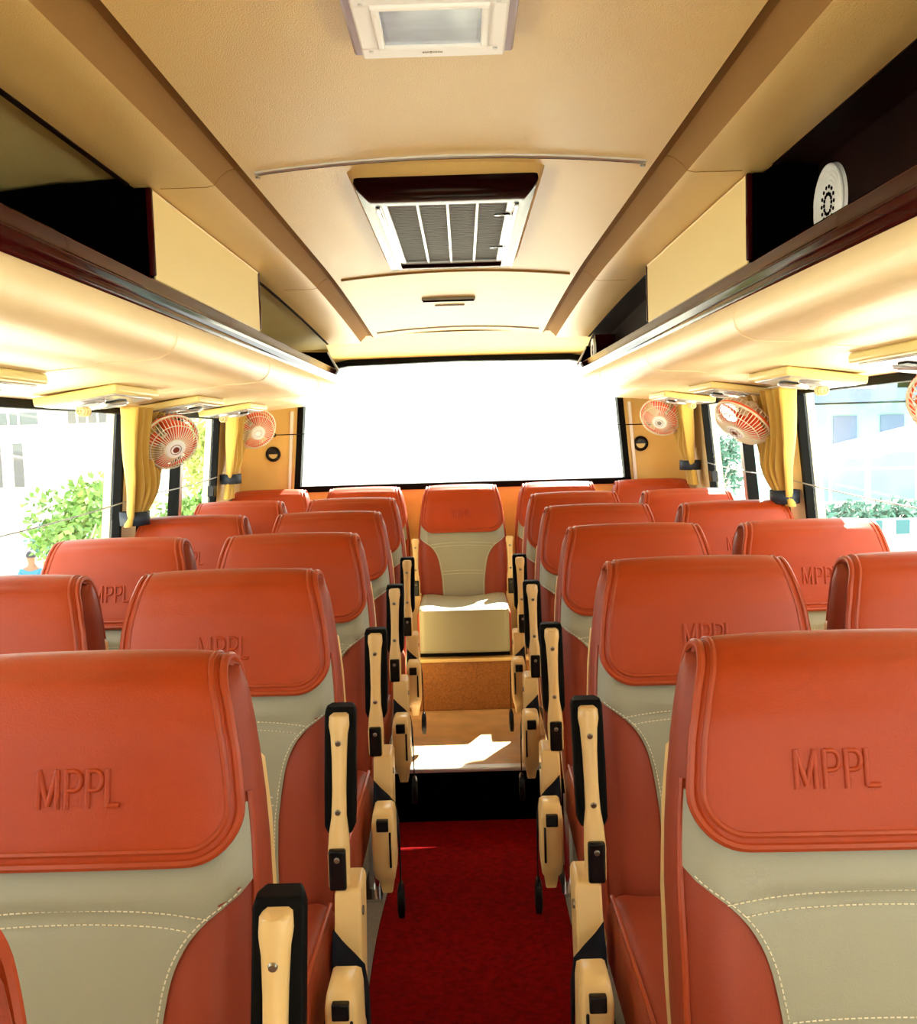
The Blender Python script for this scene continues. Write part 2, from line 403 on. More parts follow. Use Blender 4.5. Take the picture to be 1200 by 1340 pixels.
# ------------------------------------------------------------------ overhead racks
under = [(0.560, 0.242), (0.552, 0.228), (0.5475, 0.210), (0.552, 0.190), (0.566, 0.174), (0.59, 0.164), (0.63, 0.161), (0.68, 0.160), (0.705, 0.157), (0.722, 0.152), (0.76, 0.150), (0.84, 0.144), (0.95, 0.131), (1.09, 0.112)]
top = [(1.09, 0.20), (1.0, 0.235), (0.60, 0.262), (0.575, 0.262)]
for s, nm in ((-1, 'left'), (1, 'right')):
    lab = 'cream padded overhead luggage rack with mahogany rail along the %s side' % nm
    root = empty('luggage_rack', (s * .8, 1.5, Z0 + .2), lab, 'luggage rack')
    ys2 = [YF + .01] + [YF + .4 + .35 * k for k in range(18)] + [4.70, 4.80, 4.86, 4.90]
    rings = []
    for y in ys2:
        e = max(0, (y - 4.72) / 0.18)
        ring = []
        for x, z in under + top:
            # the end of the rack is rounded off
            zz = z
            ring.append((s * (x + (0.012 * e * e if x < .6 else 0)), y, Z0 + zz))
        rings.append(ring)
    b = MB(); b.loft(rings)
    o = b.build('rack_shell', M['rack'], None, angle=60); o.parent = root; o.location = -root.location
    # fabric seams on the underside
    for yy in (0.9, 1.98, 2.92, 3.9):
        b = MB(); b.tube([(s * x, yy, Z0 + z - .0003) for k, (x, z) in enumerate(under[1:-1])], .0011, 5)
        o = b.build('seam', M['rack'], None); o.parent = root; o.location = -root.location
    # mahogany rail: rounded double moulding
    rp = [(0.600, 0.262), (0.600, 0.306), (0.593, 0.310), (0.574, 0.310), (0.566, 0.307), (0.5635, 0.302), (0.5605, 0.281), (0.5575, 0.279), (0.5550, 0.2755), (0.5550, 0.272), (0.5575, 0.269), (0.5565, 0.250), (0.5575, 0.244), (0.562, 0.240)]
    b = MB(); b.loft([[(s * x, y, Z0 + z) for x, z in rp] for y in (YF + .01, 0, 1.5, 3.0, 4.5, 4.84)])
    o = b.build('rail', M['wood'], None, angle=50); o.parent = root; o.location = -root.location
    # rack roof lining
    b = MB()
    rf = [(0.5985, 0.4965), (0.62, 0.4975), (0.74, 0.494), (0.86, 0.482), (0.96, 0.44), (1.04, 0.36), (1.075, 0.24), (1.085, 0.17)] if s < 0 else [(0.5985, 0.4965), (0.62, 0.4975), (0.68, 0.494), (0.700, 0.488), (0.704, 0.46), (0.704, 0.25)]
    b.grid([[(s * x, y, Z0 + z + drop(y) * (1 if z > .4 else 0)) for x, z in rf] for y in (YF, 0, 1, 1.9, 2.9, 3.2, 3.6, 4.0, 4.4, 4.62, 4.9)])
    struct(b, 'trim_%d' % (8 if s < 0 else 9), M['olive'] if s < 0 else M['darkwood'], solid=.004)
    # lip along the edge of the ceiling
    b = MB(); b.loft([[(s * x, y, Z0 + z + drop(y)) for x, z in ((.594, .4745), (.604, .4745), (.604, .50), (.598, .50))] for y in (YF, 0, 1, 1.88)])
    b.loft([[(s * x, y, Z0 + z + drop(y)) for x, z in ((.594, .4745), (.604, .4745), (.604, .50), (.598, .50))] for y in (2.92, 3.2, 3.6, 4.0, 4.4, 4.6)])
    struct(b, 'trim_%d' % (10 if s < 0 else 11), M['darkwood'])

    # closed cupboard section in the middle of the rack
    root = empty('overhead_cupboard', (s * .8, 2.4, Z0 + .36), 'cream vinyl overhead cupboard with black end, above the %s rack' % nm, 'cupboard', 'overhead cupboards')
    y0, y1 = (1.90, 2.90) if s < 0 else (1.93, 2.98)
    xb = 1.05 if s < 0 else 0.70
    def prism(ya, yb, x_in, m_, nm_):
        pr_ = [(x_in, .307), (x_in, .4745), (.597, .4745), (.606, .494), (.698, .488)]
        if s < 0: pr_ += [(.735, .487), (.86, .474), (.955, .433), (1.03, .36), (1.06, .27), (1.06, .24)]
        else: pr_ += [(.698, .30)]
        pr_ += [(.62, .27), (.603, .307)]
        b = MB(); b.loft([[(s * x, ya, Z0 + z) for x, z in pr_], [(s * x, yb, Z0 + z) for x, z in pr_]])
        o = b.build(nm_, m_, None, smooth=False); o.parent = root; o.location = -root.location; return o
    prism(y0 + .012, y1 - .012, .570, M['void'], 'cupboard_body')
    b = MB(); b.box(s * .564 if s > 0 else -.5695, s * .564 if s < 0 else .5695, y0 + .016, y1 - .016, Z0 + .307, Z0 + .4735)
    o = b.build('front_panel', M['boxpanel'], None, bevel=.002); o.parent = root; o.location = -root.location
    b = MB(); b.tube([(s * .566, y0 + .016, Z0 + .4715), (s * .566, y1 - .016, Z0 + .4715)], .0035, 8)
    o = b.build('top_piping', M['cream'], None); o.parent = root; o.location = -root.location
    for ya, yb in ((y0, y0 + .014), (y1 - .014, y1)):
        b = MB(); b.box(min(s * .562, s * .573), max(s * .562, s * .573), ya, yb, Z0 + .312, Z0 + .475)
        o = b.build('edge_strip', M['wood'], None, bevel=.003); o.parent = root; o.location = -root.location
    prism(y0 + .002, y0 + .0115, .574, M['void'], 'end_panel')

    # black end divider at the rear of the rack
    root = empty('rack_divider', (s * .75, 4.5, Z0 + .3), 'black divider board closing the rear end of the %s luggage rack' % nm, 'divider', 'rack dividers')
    xi0, xi1 = .602, .575
    yy = 4.60 if s < 0 else 4.72
    prf = [(.605, .46 + drop(4.6) - .02), (1.04 if s < 0 else .70, .40), (1.06 if s < 0 else .70, .24), (.60, .262), (.60, .312), (.572, .316)]
    b = MB(); b.loft([[(s * x, yy, Z0 + z) for x, z in prf], [(s * x, yy + .018, Z0 + z) for x, z in prf]])
    o = b.build('board', M['void'], None, smooth=False); o.parent = root; o.location = -root.location
    b = MB(); b.tube([(s * .605, yy + .005, Z0 + .385), (s * .571, yy + .12, Z0 + .312)], .006, 8)
    o = b.build('edge_strip', M['greyplastic'], None); o.parent = root; o.location = -root.location

# white round speakers behind the right rail
def speaker(x, y, z, r, label):
    root = empty('round_speaker', (x, y, z), label, 'speaker')
    b = MB(); b.disc((0, 0, 0), (-1, 0, 0), r, .008, 40, .96); b.ring((-.008, 0, 0), (1, 0, 0), r * .93, .004, 40); b.build('rim', M['white'], root)
    b = MB()
    for q in (.8, .68, .56): b.ring((-.009, 0, 0), (1, 0, 0), r * q, .0022, 36, 6)
    b.build('grille_ring', M['white'], root)
    b = MB()
    for q in range(14):
        a = q * 2 * PI / 14
        for rr_ in (.25, .42): b.disc((-.0088, math.cos(a) * r * rr_, math.sin(a) * r * rr_), (-1, 0, 0), .0036, .0012, 8)
    b.build('sound_hole', M['void'], root)
speaker(.700, 1.865, Z0 + .398, .073, 'round white speaker grille in the dark open part of right rack')
speaker(.60, 4.42, Z0 + .345, .05, 'small round white speaker edge at the far rear of right rack')
root = empty('rack_partition', (.652, 4.46, Z0 + .35), 'upright mahogany partition board at far rear of the right rack', 'partition')
b = MB(); b.box(-.045, .045, -.012, .012, -.075, .065); b.build('board', M['wood'], root, bevel=.002)

# ------------------------------------------------------------------ reading light and vent consoles under the racks
def make_console():
    root = empty('vent_console', (0, 0, 0))
    b = MB()
    b.box(-.105, .105, -.17, .17, -.022, 0); b.build('console_frame', M['consoleframe'], root, bevel=.006, seg=3)
    b = MB(); b.box(-.088, .088, -.15, .15, -.026, -.021); b.build('face_plate', M['consoleplate'], root, bevel=.002)
    for yy in (-.085, .085):
        b = MB(); b.ring((0, yy, -.027), (0, 0, 1), .036, .006, 28); o = b.build('air_nozzle', M['consoleplate'], root)
        b = MB(); b.disc((0, yy, -.0255), (0, 0, -1), .032, .001, 24)
        b.build('nozzle_well', M['void'], o)
        b = MB()
        for k in (-2, -1, 0, 1, 2): b.box(-.03 * math.cos(k * .45), .03 * math.cos(k * .45), yy + k * .011 - .002, yy + k * .011 + .002, -.033, -.0255)
        b.build('louvre', M['consoleplate'], o, smooth=False)
    b = MB()
    for k in range(7): b.box(-.06, -.02, -.022 + k * .007, -.019 + k * .007, -.030, -.0255)
    b.build('slot_grille', M['blackgloss'], root, smooth=False)
    for k in range(3):
        b = MB(); b.ring((.05, -.022 + k * .020, -.038), (0, 1, 0), .010, .0035, 16, 6); b.box(.045, .055, -.024 + k * .02, -.020 + k * .02, -.034, -.0255)
        b.build('switch_loop', M['cream'], root)
    return root
CON = make_console()
spots = []
for s, nm in ((-1, 'left'), (1, 'right')):
    for k, (y, wd) in enumerate([(1.86, 'nearest'), (2.60, 'second nearest'), (3.36, 'second farthest'), (4.12, 'farthest')]):
        if s > 0: y += 0.10
        spots.append((s, y, '%s cream vent console with nozzles under the %s rack' % (wd, nm)))
for i, (s, y, lab) in enumerate(spots):
    o = CON if i == 0 else copy_tree(CON)
    zz = Z0 + .128
    o.location = (s * .935, y, zz + .001); o.rotation_euler = (0, R(0.9) * s, 0 if s > 0 else PI)
    if s < 0: o.rotation_euler = (0, R(8.5), PI)
    else: o.rotation_euler = (0, R(8.5), 0)
    tag(o, lab, 'vent console', 'vent consoles under the racks')

# ------------------------------------------------------------------ ceiling lamp and air vent
root = empty('ceiling_lamp', (-.014, 1.245, Z0 + .519), 'white rectangular ceiling lamp with pale blue lens at top of photo', 'ceiling light')
b = MB(); b.box(-.104, .104, -.108, .105, -.022, 0.004); b.build('base', M['clearfilm'], root, bevel=.004)
b = MB()
def frame(b, x0, x1, y0, y1, ix, iy, z0, z1):
    b.box(x0, x1, y0, y0 + iy, z0, z1); b.box(x0, x1, y1 - iy, y1, z0, z1)
    b.box(x0, x0 + ix, y0 + iy, y1 - iy, z0, z1); b.box(x1 - ix, x1, y0 + iy, y1 - iy, z0, z1)
frame(b, -.092, .092, -.100, .095, .024, .034, -.030, -.018); b.build('frame', M['white'], root, bevel=.003)
b = MB(); frame(b, -.070, .070, -.068, .063, .010, .010, -.034, -.020); b.build('inner_bezel', M['white'], root, bevel=.003)
b = MB(); b.box(-.062, .062, -.060, .055, -.029, -.020); b.build('lens', M['lens'], root, bevel=.003)
for x in (-.079, .079):
    for y in (-.072, .068):
        b = MB(); b.disc((x, y, -.0295), (0, 0, -1), .003, .002, 12); b.build('screw', M['steel'], root)
b = MB(); xx = -.014
for wv in (3, 2, 2, 2, 3.6, 2, 2, 2, 2, 2, 2):
    b.box(xx, xx + wv * .0008, -.0025 + .077 - (.001 if wv > 3 else 0), .0005 + .077 + (.001 if wv > 3 else 0), -.0308, -.0298); xx += wv * .0008 + .0006
b.build('maker_mark', M['greyplastic'], root, smooth=False)

root = empty('air_return_vent', (-.010, 2.5, Z0 + .52), 'large ceiling air vent, dark glossy frame around a finned metal grille', 'air vent')
b = MB()
ox, oy0, oy1 = .184, -.50, .52
ix, iy0, iy1 = .153, -.325, .47
def rr(hx, y0, y1, z, r=.02, n=4):
    p = []
    for cx, cy, a0 in ((hx - r, y0 + r, -90), (hx - r, y1 - r, 0), (-hx + r, y1 - r, 90), (-hx + r, y0 + r, 180)):
        for k in range(n + 1):
            a = R(a0 + 90 * k / n); p.append((cx + r * math.cos(a), cy + r * math.sin(a), z))
    return p
b.grid([rr(ox - .004, oy0, oy1, .004, .012), rr(ox, oy0, oy1, -.024, .012), rr(ox - .004, oy0 + .008, oy1 - .006, -.032, .012), rr(ix + .008, iy0 - .015, iy1 + .01, -.034, .008), rr(ix, iy0, iy1, -.032, .005), rr(ix, iy0, iy1, -.004, .005)], closed=True)
b.build('frame', M['ventwood'], root, angle=50)
b = MB(); b.grid([rr(ox + .020, oy0 - .060, oy1 + .02, .012, .03), rr(ox + .012, oy0 - .03, oy1 + .012, -.004, .02), rr(ox - .002, oy0 + .004, oy1 - .002, -.016, .012)], closed=True)
b.build('padded_collar', M['ceiling'], root)
b = MB(); b.box(-ix - .004, ix + .004, iy0, iy1, -.008, -.003); b.build('filter_mat', M['filter'], root, smooth=False)
b = MB(); frame(b, -ix + .002, ix - .002, iy0 + .002, iy1 - .002, .020, .012, -.024, -.016)
for k in (-1, 0, 1): b.box(k * .066 - .0035, k * .066 + .0035, iy0 + .01, iy1 - .01, -.0235, -.012)
b.build('grille_frame', M['steel'], root, bevel=.0015)
b = MB(); n_ = 46
for k in range(n_):
    y = lerp(iy0 + .02, iy1 - .02, k / (n_ - 1)); b.box(-ix + .012, ix - .012, y - .0035, y + .0035, -.018, -.014)
b.build('fin', M['fin'], root, smooth=False)['kind'] = 'stuff'
for sx in (-1, 1):
    b = MB(); b.box(sx * (ix - .004) - .005, sx * (ix - .004) + .005, iy0 + .004, iy1 - .01, -.038, -.026); b.build('side_rail', M['chrome'], root, bevel=.002)
for yy in (-.18, .22):
    b = MB(); b.disc((ix - .018, yy, -.024), (0, 0, -1), .007, .004, 14); b.disc((ix - .040, yy + .004, -.024), (0, 0, -1), .008, .003, 14); b.box(ix - .036, ix - .016, yy - .003, yy + .003, -.027, -.024)
    b.build('latch', M['blackgloss'], root)

# ------------------------------------------------------------------ seats
FRONT = [(.44, -.120), (.50, -.112), (.56, -.104), (.62, -.096), (.70, -.086), (.78, -.073), (.84, -.060), (.90, -.042), (.95, -.028), (1.00, -.016), (1.04, -.008), (1.07, .000), (1.085, .008), (1.098, .022), (1.105, .044)]
BACK = [(.44, -.020), (.50, -.008), (.56, .004), (.62, .014), (.70, .028), (.78, .040), (.84, .050), (.90, .058), (.95, .066), (1.00, .074), (1.04, .080), (1.07, .082), (1.085, .080), (1.098, .070), (1.105, .052)]
WID = [(.44, .192), (.55, .202), (.70, .208), (.85, .208), (.93, .202), (1.02, .190), (1.07, .180), (1.098, .170), (1.105, .162)]
def sm(tab, x, h=.022):
    return sum(interp(tab, x + h * q) for q in (-1, -.5, 0, .5, 1)) / 5
def fy(z): return sm(FRONT, z) if z < 1.04 else interp(FRONT, z)
def hw(z): return sm(WID, z) if z < 1.03 else interp(WID, z)
def crown(s_, z):            # front relief across the width: padded wings beside a dished centre
    a = abs(s_)
    wing = 0.016 * math.exp(-((a - .78) / .20) ** 2) * (1 if z < .80 else max(0, 1 - (z - .80) / .08))
    edge = 0.030 * max(0, (a - .80) / .20) ** 2.2
    return -wing - .010 * (1 - a * a) * (1 if z > .86 else .25) + edge
def make_backrest(root):
    b = MB(); rings = []
    for i in range(len(FRONT)):
        zf, yf = FRONT[i]; zb, yb = BACK[i]; yf = fy(zf)
        w_ = hw(zf); ring = []
        NS = 22
        for k in range(NS + 1):
            s_ = lerp(-1, 1, k / NS); ring.append((s_ * w_, yf + crown(s_, zf), zf))
        yfe = yf + crown(1, zf)
        ring.append((w_ + .004, lerp(yfe, yb, .25), zf)); ring.append((w_ + .005, lerp(yfe, yb, .6), zb)); ring.append((w_, yb - .012, zb))
        for k in range(9):
            s_ = lerp(.94, -.94, k / 8); ring.append((s_ * w_, yb + .002 * (1 - s_ * s_), zb))
        ring.append((-w_, yb - .012, zb)); ring.append((-w_ - .005, lerp(yfe, yb, .6), zb)); ring.append((-w_ - .004, lerp(yfe, yb, .25), zf))
        rings.append(ring)
    b.loft(rings)
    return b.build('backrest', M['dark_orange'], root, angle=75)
def centre_w(z):
    return min(sm([(.40, .106), (.50, .102), (.60, .098), (.68, .100), (.74, .108), (.78, .116), (.81, .128), (.835, .146), (.855, .172), (.872, .207), (.92, .207)], z, .012), hw(z) - .003)
def surf(x, z, out=0.0):
    w_ = hw(z); s_ = max(-1, min(1, x / w_))
    return (x, fy(z) + crown(s_, z) - out, z)
def smooth_z(lo, hi, n): return [lerp(lo, hi, k / n) for k in range(n + 1)]
def make_centre(root):
    b = MB(); rows = []
    for z in smooth_z(.45, .955, 50):
        c = centre_w(z); pad = 0
        for q in (.845, .715): pad = min(pad, -.0030 * math.exp(-((z - q) / .004) ** 2))
        row = []
        for k in range(25):
            s_ = lerp(-1, 1, k / 24)
            p = surf(s_ * c, z, .0024 + (.0030 + pad * .8) * (1 - abs(s_) ** 8) * (1 if z < .88 else max(.3, 1 - (z - .88) / .04))); row.append(p)
        rows.append(row)
    b.grid(rows)
    o = b.build('centre_panel', M['silver'], root, angle=60); o['label'] = 'pale grey leather centre of the backrest'
    b = MB()
    def dashes(pts, L=.0045, gap=.0025):
        acc = 0; on = True; cur = [pts[0]]
        for p, q in zip(pts, pts[1:]):
            p = Vector(p); q = Vector(q); d = (q - p).length; t = 0
            while t < d:
                need = (L if on else gap) - acc
                if t + need <= d:
                    t += need; acc = 0; r_ = p.lerp(q, t / d)
                    if on: b.tube([cur[0], r_], .0009, 4)
                    on = not on; cur = [r_]
                else: acc += d - t; t = d
    for sg in (-1, 1):
        dashes([Vector(surf(sg * (centre_w(z) - .006), z, .0056)) for z in smooth_z(.47, .872, 60)])
    for q in (.852, .838, .722, .708):
        dashes([Vector(surf(x, q + .004 * (1 - (x / .1) ** 2), .0062)) for x in smooth_z(-centre_w(q) + .01, centre_w(q) - .01, 16)])
    b.build('stitching', M['stitch'], o)
    return o
PATH = []
for z in (.905, .915, .93, .945, .96, .98, 1.00, 1.02, 1.04): PATH.append((fy(z) - .016, z))
for y, z in ((-.014, 1.062), (-.006, 1.084), (.008, 1.102), (.026, 1.113), (.048, 1.117), (.070, 1.112), (.086, 1.098), (.094, 1.078), (.094, 1.05), (.090, 1.01), (.084, .97), (.078, .93)): PATH.append((y, z))
PD = [0]
for p_, q_ in zip(PATH, PATH[1:]): PD.append(PD[-1] + math.hypot(q_[0] - p_[0], q_[1] - p_[1]))
LD = PD[-1]
PYT = [(d_, p_[0]) for d_, p_ in zip(PD, PATH)]; PZT = [(d_, p_[1]) for d_, p_ in zip(PD, PATH)]
def path_at(d): 
    h_ = min(.009, d, LD - d)
    return Vector((sm(PYT, d, max(h_, 1e-6)), sm(PZT, d, max(h_, 1e-6))))
def cov_w(d):
    return sm([(0, .190), (.06, .192), (.12, .186), (.17, .176), (.20, .168), (.24, .163), (.30, .168), (.42, .185)], d, .01)
RC = .058
def cov_edge(d, ins=0.0):
    """half width of the cover outline, shrunk by ins, with rounded corners"""
    w_ = cov_w(d) - ins; r_ = RC - ins
    for dd in (d - ins, LD - d - ins):
        if dd < r_: w_ = w_ - r_ + math.sqrt(max(0, r_ * r_ - (r_ - max(0, dd)) ** 2))
    return w_
def cov_pt(x, d, out=0.0):
    p = path_at(d); t = path_at(min(LD, d + .004)) - path_at(max(0, d - .004)); t.normalize()
    n = Vector((-t.y, t.x))
    a = min(1, abs(x) / cov_w(d))
    puff = .012 * (1 - a ** 2.4) * (1 if d < .2 else .4) - .005 * max(0, (a - .86) / .14)
    e = min(d, LD - d)
    if e < .02: puff -= .003 * (1 - e / .02)
    puff += out
    return Vector((x, p.x + n.x * puff, p.y + n.y * puff))
def outline(ins):
    pts = []; n_ = 10
    wb = cov_w(ins) - RC
    ds = []
    r_ = RC - ins
    for k in range(n_ + 1): ds.append(ins + r_ * (1 - math.cos(PI / 2 * k / n_)))
    m_ = 36
    for k in range(1, m_): ds.append(lerp(RC, LD - RC, k / m_))
    for k in range(n_ + 1): ds.append(LD - ins - r_ * math.cos(PI / 2 * (k / n_)) * 0 - r_ * (1 - math.sin(PI / 2 * k / n_)))
    right = [(cov_edge(d, ins), d) for d in ds]
    bot = [(lerp(-right[0][0], right[0][0], k / 12), ins) for k in range(1, 12)]
    topb = [(lerp(right[-1][0], -right[-1][0], k / 12), LD - ins) for k in range(1, 12)]
    return bot + right + topb + [(-x, d) for x, d in reversed(right)]
def make_cover(root, tx=0.0):
    b = MB(); rows = []
    ds = [RC * (1 - math.cos(PI / 2 * k / 9)) for k in range(10)] + [lerp(RC, LD - RC, k / 40) for k in range(1, 40)] + [LD - RC * (1 - math.cos(PI / 2 * k / 9)) for k in range(9, -1, -1)]
    for d in ds:
        w_ = cov_edge(d); rows.append([cov_pt(lerp(-1, 1, k / 32) * w_, d) for k in range(33)])
    b.grid(rows)
    o = b.build('headrest_cover', M['orange'], root, angle=80, solid=.004)
    b = MB(); b.tube([cov_pt(x, d, .0005) for x, d in outline(0)], .0056, 8, closed=True)
    b.tube([cov_pt(x, d, .0005) for x, d in outline(.0135)], .0042, 8, closed=True)
    b.build('piping', M['piping'], o)
    # raised lettering
    b = MB()
    def stroke(pts, wd=.0034):
        P3 = []
        for p, q in zip(pts, pts[1:]):
            n_ = max(1, int(math.hypot(q[0] - p[0], q[1] - p[1]) / .006))
            P3 += [(lerp(p[0], q[0], k / n_), lerp(p[1], q[1], k / n_)) for k in range(n_)]
        P3.append(pts[-1]); rings = []
        for i, p in enumerate(P3):
            a_ = P3[max(0, i - 1)]; c_ = P3[min(len(P3) - 1, i + 1)]
            t_ = Vector((c_[0] - a_[0], c_[1] - a_[1])).normalized(); n_ = Vector((-t_.y, t_.x))
            ring = []
            for o_, h_ in ((-1, -.001), (-.8, .0020), (-.35, .0030), (.35, .0030), (.8, .0020), (1, -.001)):
                x = tx + p[0] * .87 + n_.x * o_ * wd; d = .062 + p[1] + n_.y * o_ * wd
                ring.append(cov_pt(x, d, .002 + h_))
            rings.append(ring)
        b.loft(rings)
    H_ = .043
    x0 = -.048
    stroke([(x0, 0), (x0, H_)]); stroke([(x0, H_), (x0 + .012, .004)]); stroke([(x0 + .012, .004), (x0 + .024, H_)]); stroke([(x0 + .024, H_), (x0 + .024, 0)])
    for xx in (-.012, .015):
        stroke([(xx, 0), (xx, H_)])
        stroke([(xx, H_ - .002), (xx + .010, H_ - .002)] + [(xx + .010 + .0085 * math.sin(a_), H_ - .0125 + .0105 * math.cos(a_)) for a_ in [PI * k / 8 for k in range(1, 8)]] + [(xx + .010, H_ - .023), (xx, H_ - .023)], .003)
    stroke([(.040, H_), (.040, .002)]); stroke([(.040, .003), (.056, .003)])
    b.build('embossed_lettering', M['orange'], o, angle=60)
    return o
def rbox(hx, y0, y1, z0, z1, r=.03, n=10, top=None, segx=12):
    """rounded cushion: rings along y"""
    b = MB(); rings = []
    ys_ = [y0 + (1 - math.cos(PI / 2 * k / 5)) * r for k in range(6)] + [lerp(y0 + r, y1 - r, k / 8) for k in range(1, 9)] + [y1 - (1 - math.sin(PI / 2 * (1 - k / 5))) * 0 - r + r * math.sin(PI / 2 * k / 5) for k in range(1, 6)]
    for y in ys_:
        ins_ = 0
        if y < y0 + r: ins_ = r - math.sqrt(max(0, r * r - (y0 + r - y) ** 2))
        if y > y1 - r: ins_ = r - math.sqrt(max(0, r * r - (y - y1 + r) ** 2))
        h_ = hx - ins_ * .6; za, zb = z0 + ins_ * .6, z1 - ins_
        ring = []
        rc = min(r, (zb - za) / 2 - .001)
        for cx, cz, a0 in ((h_ - rc, zb - rc, 0), (-h_ + rc, zb - rc, 90), (-h_ + rc, za + rc, 180), (h_ - rc, za + rc, 270)):
            for k in range(6):
                a = R(a0 + 90 * k / 5); ring.append((cx + rc * math.cos(a), y, cz + rc * math.sin(a)))
            if a0 == 0:
                for k in range(1, segx):
                    s_ = lerp(1, -1, k / segx); x = s_ * (h_ - rc)
                    ring.append((x, y, zb + (top(s_, y) if top else 0)))
        rings.append(ring)
    b.loft(rings); return b
def make_seat(arm_side=0, rear=False, legs=True, arm_down=False, floor=0.0, both=False, pad=True, tx=0.0):
    """arm_side +1: arm at local +x"""
    root = empty('coach_seat', (0, 0, 0))
    bk = make_backrest(root)
    ct = make_centre(root)
    cv = make_cover(root, tx)
    # cream back shell
    b = MB(); rings = []
    for z in (.40, .44, .52, .62, .72, .82, .92, .985, 1.0):
        yb = interp(BACK, max(z, .44)) ; w_ = hw(max(z, .44)) + .004 - (.02 if z > .99 else 0)
        rings.append([(-w_, yb - .030, z), (-w_ - .002, yb - .012, z), (-w_ + .01, yb + .012, z), (-w_ * .5, yb + .018, z), (0, yb + .020, z), (w_ * .5, yb + .018, z), (w_ - .01, yb + .012, z), (w_ + .002, yb - .012, z), (w_, yb - .030, z), (w_ - .006, yb - .008, z), (0, yb + .006, z), (-w_ + .006, yb - .008, z)])
    b.loft(rings); b.build('back_shell', M['cream'], root, angle=50)
    # thin piping down both front edges
    for sg in (-1, 1):
        b = MB(); b.tube([surf(sg * (hw(z) - .004), z, .0) for z in smooth_z(.46, .965, 20)], .0042, 7)
        b.build('edge_piping', M['piping'], root)
    dz = .072 if rear else 0.0
    zc0, zc1 = (.41 + (.035 if rear else 0)), .552 + dz
    y0 = -.60 if not rear else -.60
    def topf(s_, y):
        a = abs(s_)
        return .010 * math.exp(-((a - .72) / .25) ** 2) - .006 * (1 - a) - .012 * ((y + .60) / .5)
    b = rbox(.208 if not rear else .198, y0, -.125, zc0, zc1, .034 if not rear else .02, top=topf)
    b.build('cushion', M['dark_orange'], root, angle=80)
    # centre panel of cushion
    b = MB(); rows = []
    hwp = .115 if not rear else .185
    for k in range(20):
        t = k / 19
        if not rear:
            y = lerp(-.585, -.15, t); za = zc1
            rows.append([(lerp(-1, 1, j / 16) * interp([(-.6, .13), (-.42, .125), (-.32, .10), (-.15, .10)], y), y, za + topf(lerp(-.6, .6, j / 16), y) + .004 * (1 - abs(lerp(-1, 1, j / 16)) ** 6) - (.034 - math.sqrt(max(0, .034 ** 2 - max(0, -.566 - y) ** 2)))) for j in range(17)])
        else:
            y = -.605; z = lerp(zc0 + .004, zc1 + .004, t)
            rows.append([(lerp(-.188, .188, j / 16), y - .003 * (1 - abs(lerp(-1, 1, j / 16)) ** 6), z) for j in range(17)])
    if rear:
        for k in range(1, 14):
            y = lerp(-.6, -.15, k / 13)
            rows.append([(lerp(-.188, .188, j / 16), y, zc1 + .004 + topf(lerp(-.9, .9, j / 16), y)) for j in range(17)])
    b.grid(rows); b.build('cushion_panel', M['silver'], root, angle=60, solid=.003)['label'] = 'pale grey leather centre of the cushion'
    for sg in (-1, 1):
        b = MB(); b.tube([(sg * (.196 if not rear else .186), y, zc1 - .004 + topf(sg, y) * .5) for y in smooth_z(y0 + .03, -.14, 14)], .004, 7)
        b.build('cushion_piping', M['piping'], root)
    if legs:
        b = MB(); b.box(-.19, .19, -.56, -.10, zc0 - .045, zc0 - .004); b.build('seat_frame', M['black'], root, bevel=.004)
        for sx in (-.15, .15):
            b = MB(); b.tube([(sx, -.34, floor + .004), (sx, -.30, zc0 - .04)], .016, 10); b.box(sx - .03, sx + .03, -.42, -.22, floor + .0005, floor + .010)
            b.build('leg', M['chrome'], root, bevel=0)
    else:
        b = MB(); b.box(-.19, .19, -.56, -.10, floor, zc0 - .004); b.build('seat_frame', M['black'], root, bevel=.004)
    sides = [-1, 1] if both else ([arm_side] if arm_side else [])
    for g in sides:
        X = g * (.218 if rear else (.224 if g > 0 else .232))
        zt = .885
        # folding armrest
        arm = empty('armrest', (X, -.188, .645 + dz * .3)); arm.parent = root
        ap = Vector(arm.location)
        L = zt - ap.z
        prof_ = [(-.04, .018, 0), (.02, .019, 0), (.06, .017, 0), (.09, .013, -.004), (.14, .012, -.010), (.20, .013, -.008), (.245, .015, -.002), (.265, .018, .002), (.283, .017, .006), (.287, .012, .010)]
        b = MB(); rings = []
        for z, w_, oy in prof_:
            z = z * L / .285; y = .30 * max(0, z) - .028 - oy * .4
            rings.append([(-w_, y + .006, z), (-w_ * .85, y - .006, z), (-w_ * .35, y - .010, z), (w_ * .35, y - .010, z), (w_ * .85, y - .006, z), (w_, y + .006, z), (w_ * .9, y + .022, z), (-w_ * .9, y + .022, z)])
        b.loft(rings); b.build('arm_shell', M['cream'], arm, angle=60)
        if pad:
            b = MB(); rings = []
            for z, w_ in ((.055, .020), (.07, .026), (.15, .027), (.24, .027), (.285, .027), (.297, .024)):
                z = z * L / .285; y = .30 * z - .012
                rings.append([(-w_, y, z), (-w_ - .001, y + .018, z), (-w_ * .8, y + .036, z), (w_ * .8, y + .036, z), (w_ + .001, y + .018, z), (w_, y, z)])
            b.loft(rings); b.build('arm_pad', M['black'], arm, bevel=.003)
        b = MB(); b.box(-.0145, .0145, -.043, -.028, -.035, .035); b.build('pivot_cover', M['blackgloss'], arm, bevel=.004)
        for z, nm_ in ((.235, 0), (.105, 0), (.022, 0)):
            b = MB(); zz = z * L / .285; yy = .30 * zz - .0375 if z > .05 else -.0425
            b.disc((0, yy + .001, zz), (0, -1, -.3), .0055, .003, 12, .8); b.build('screw', M['screw'], arm)
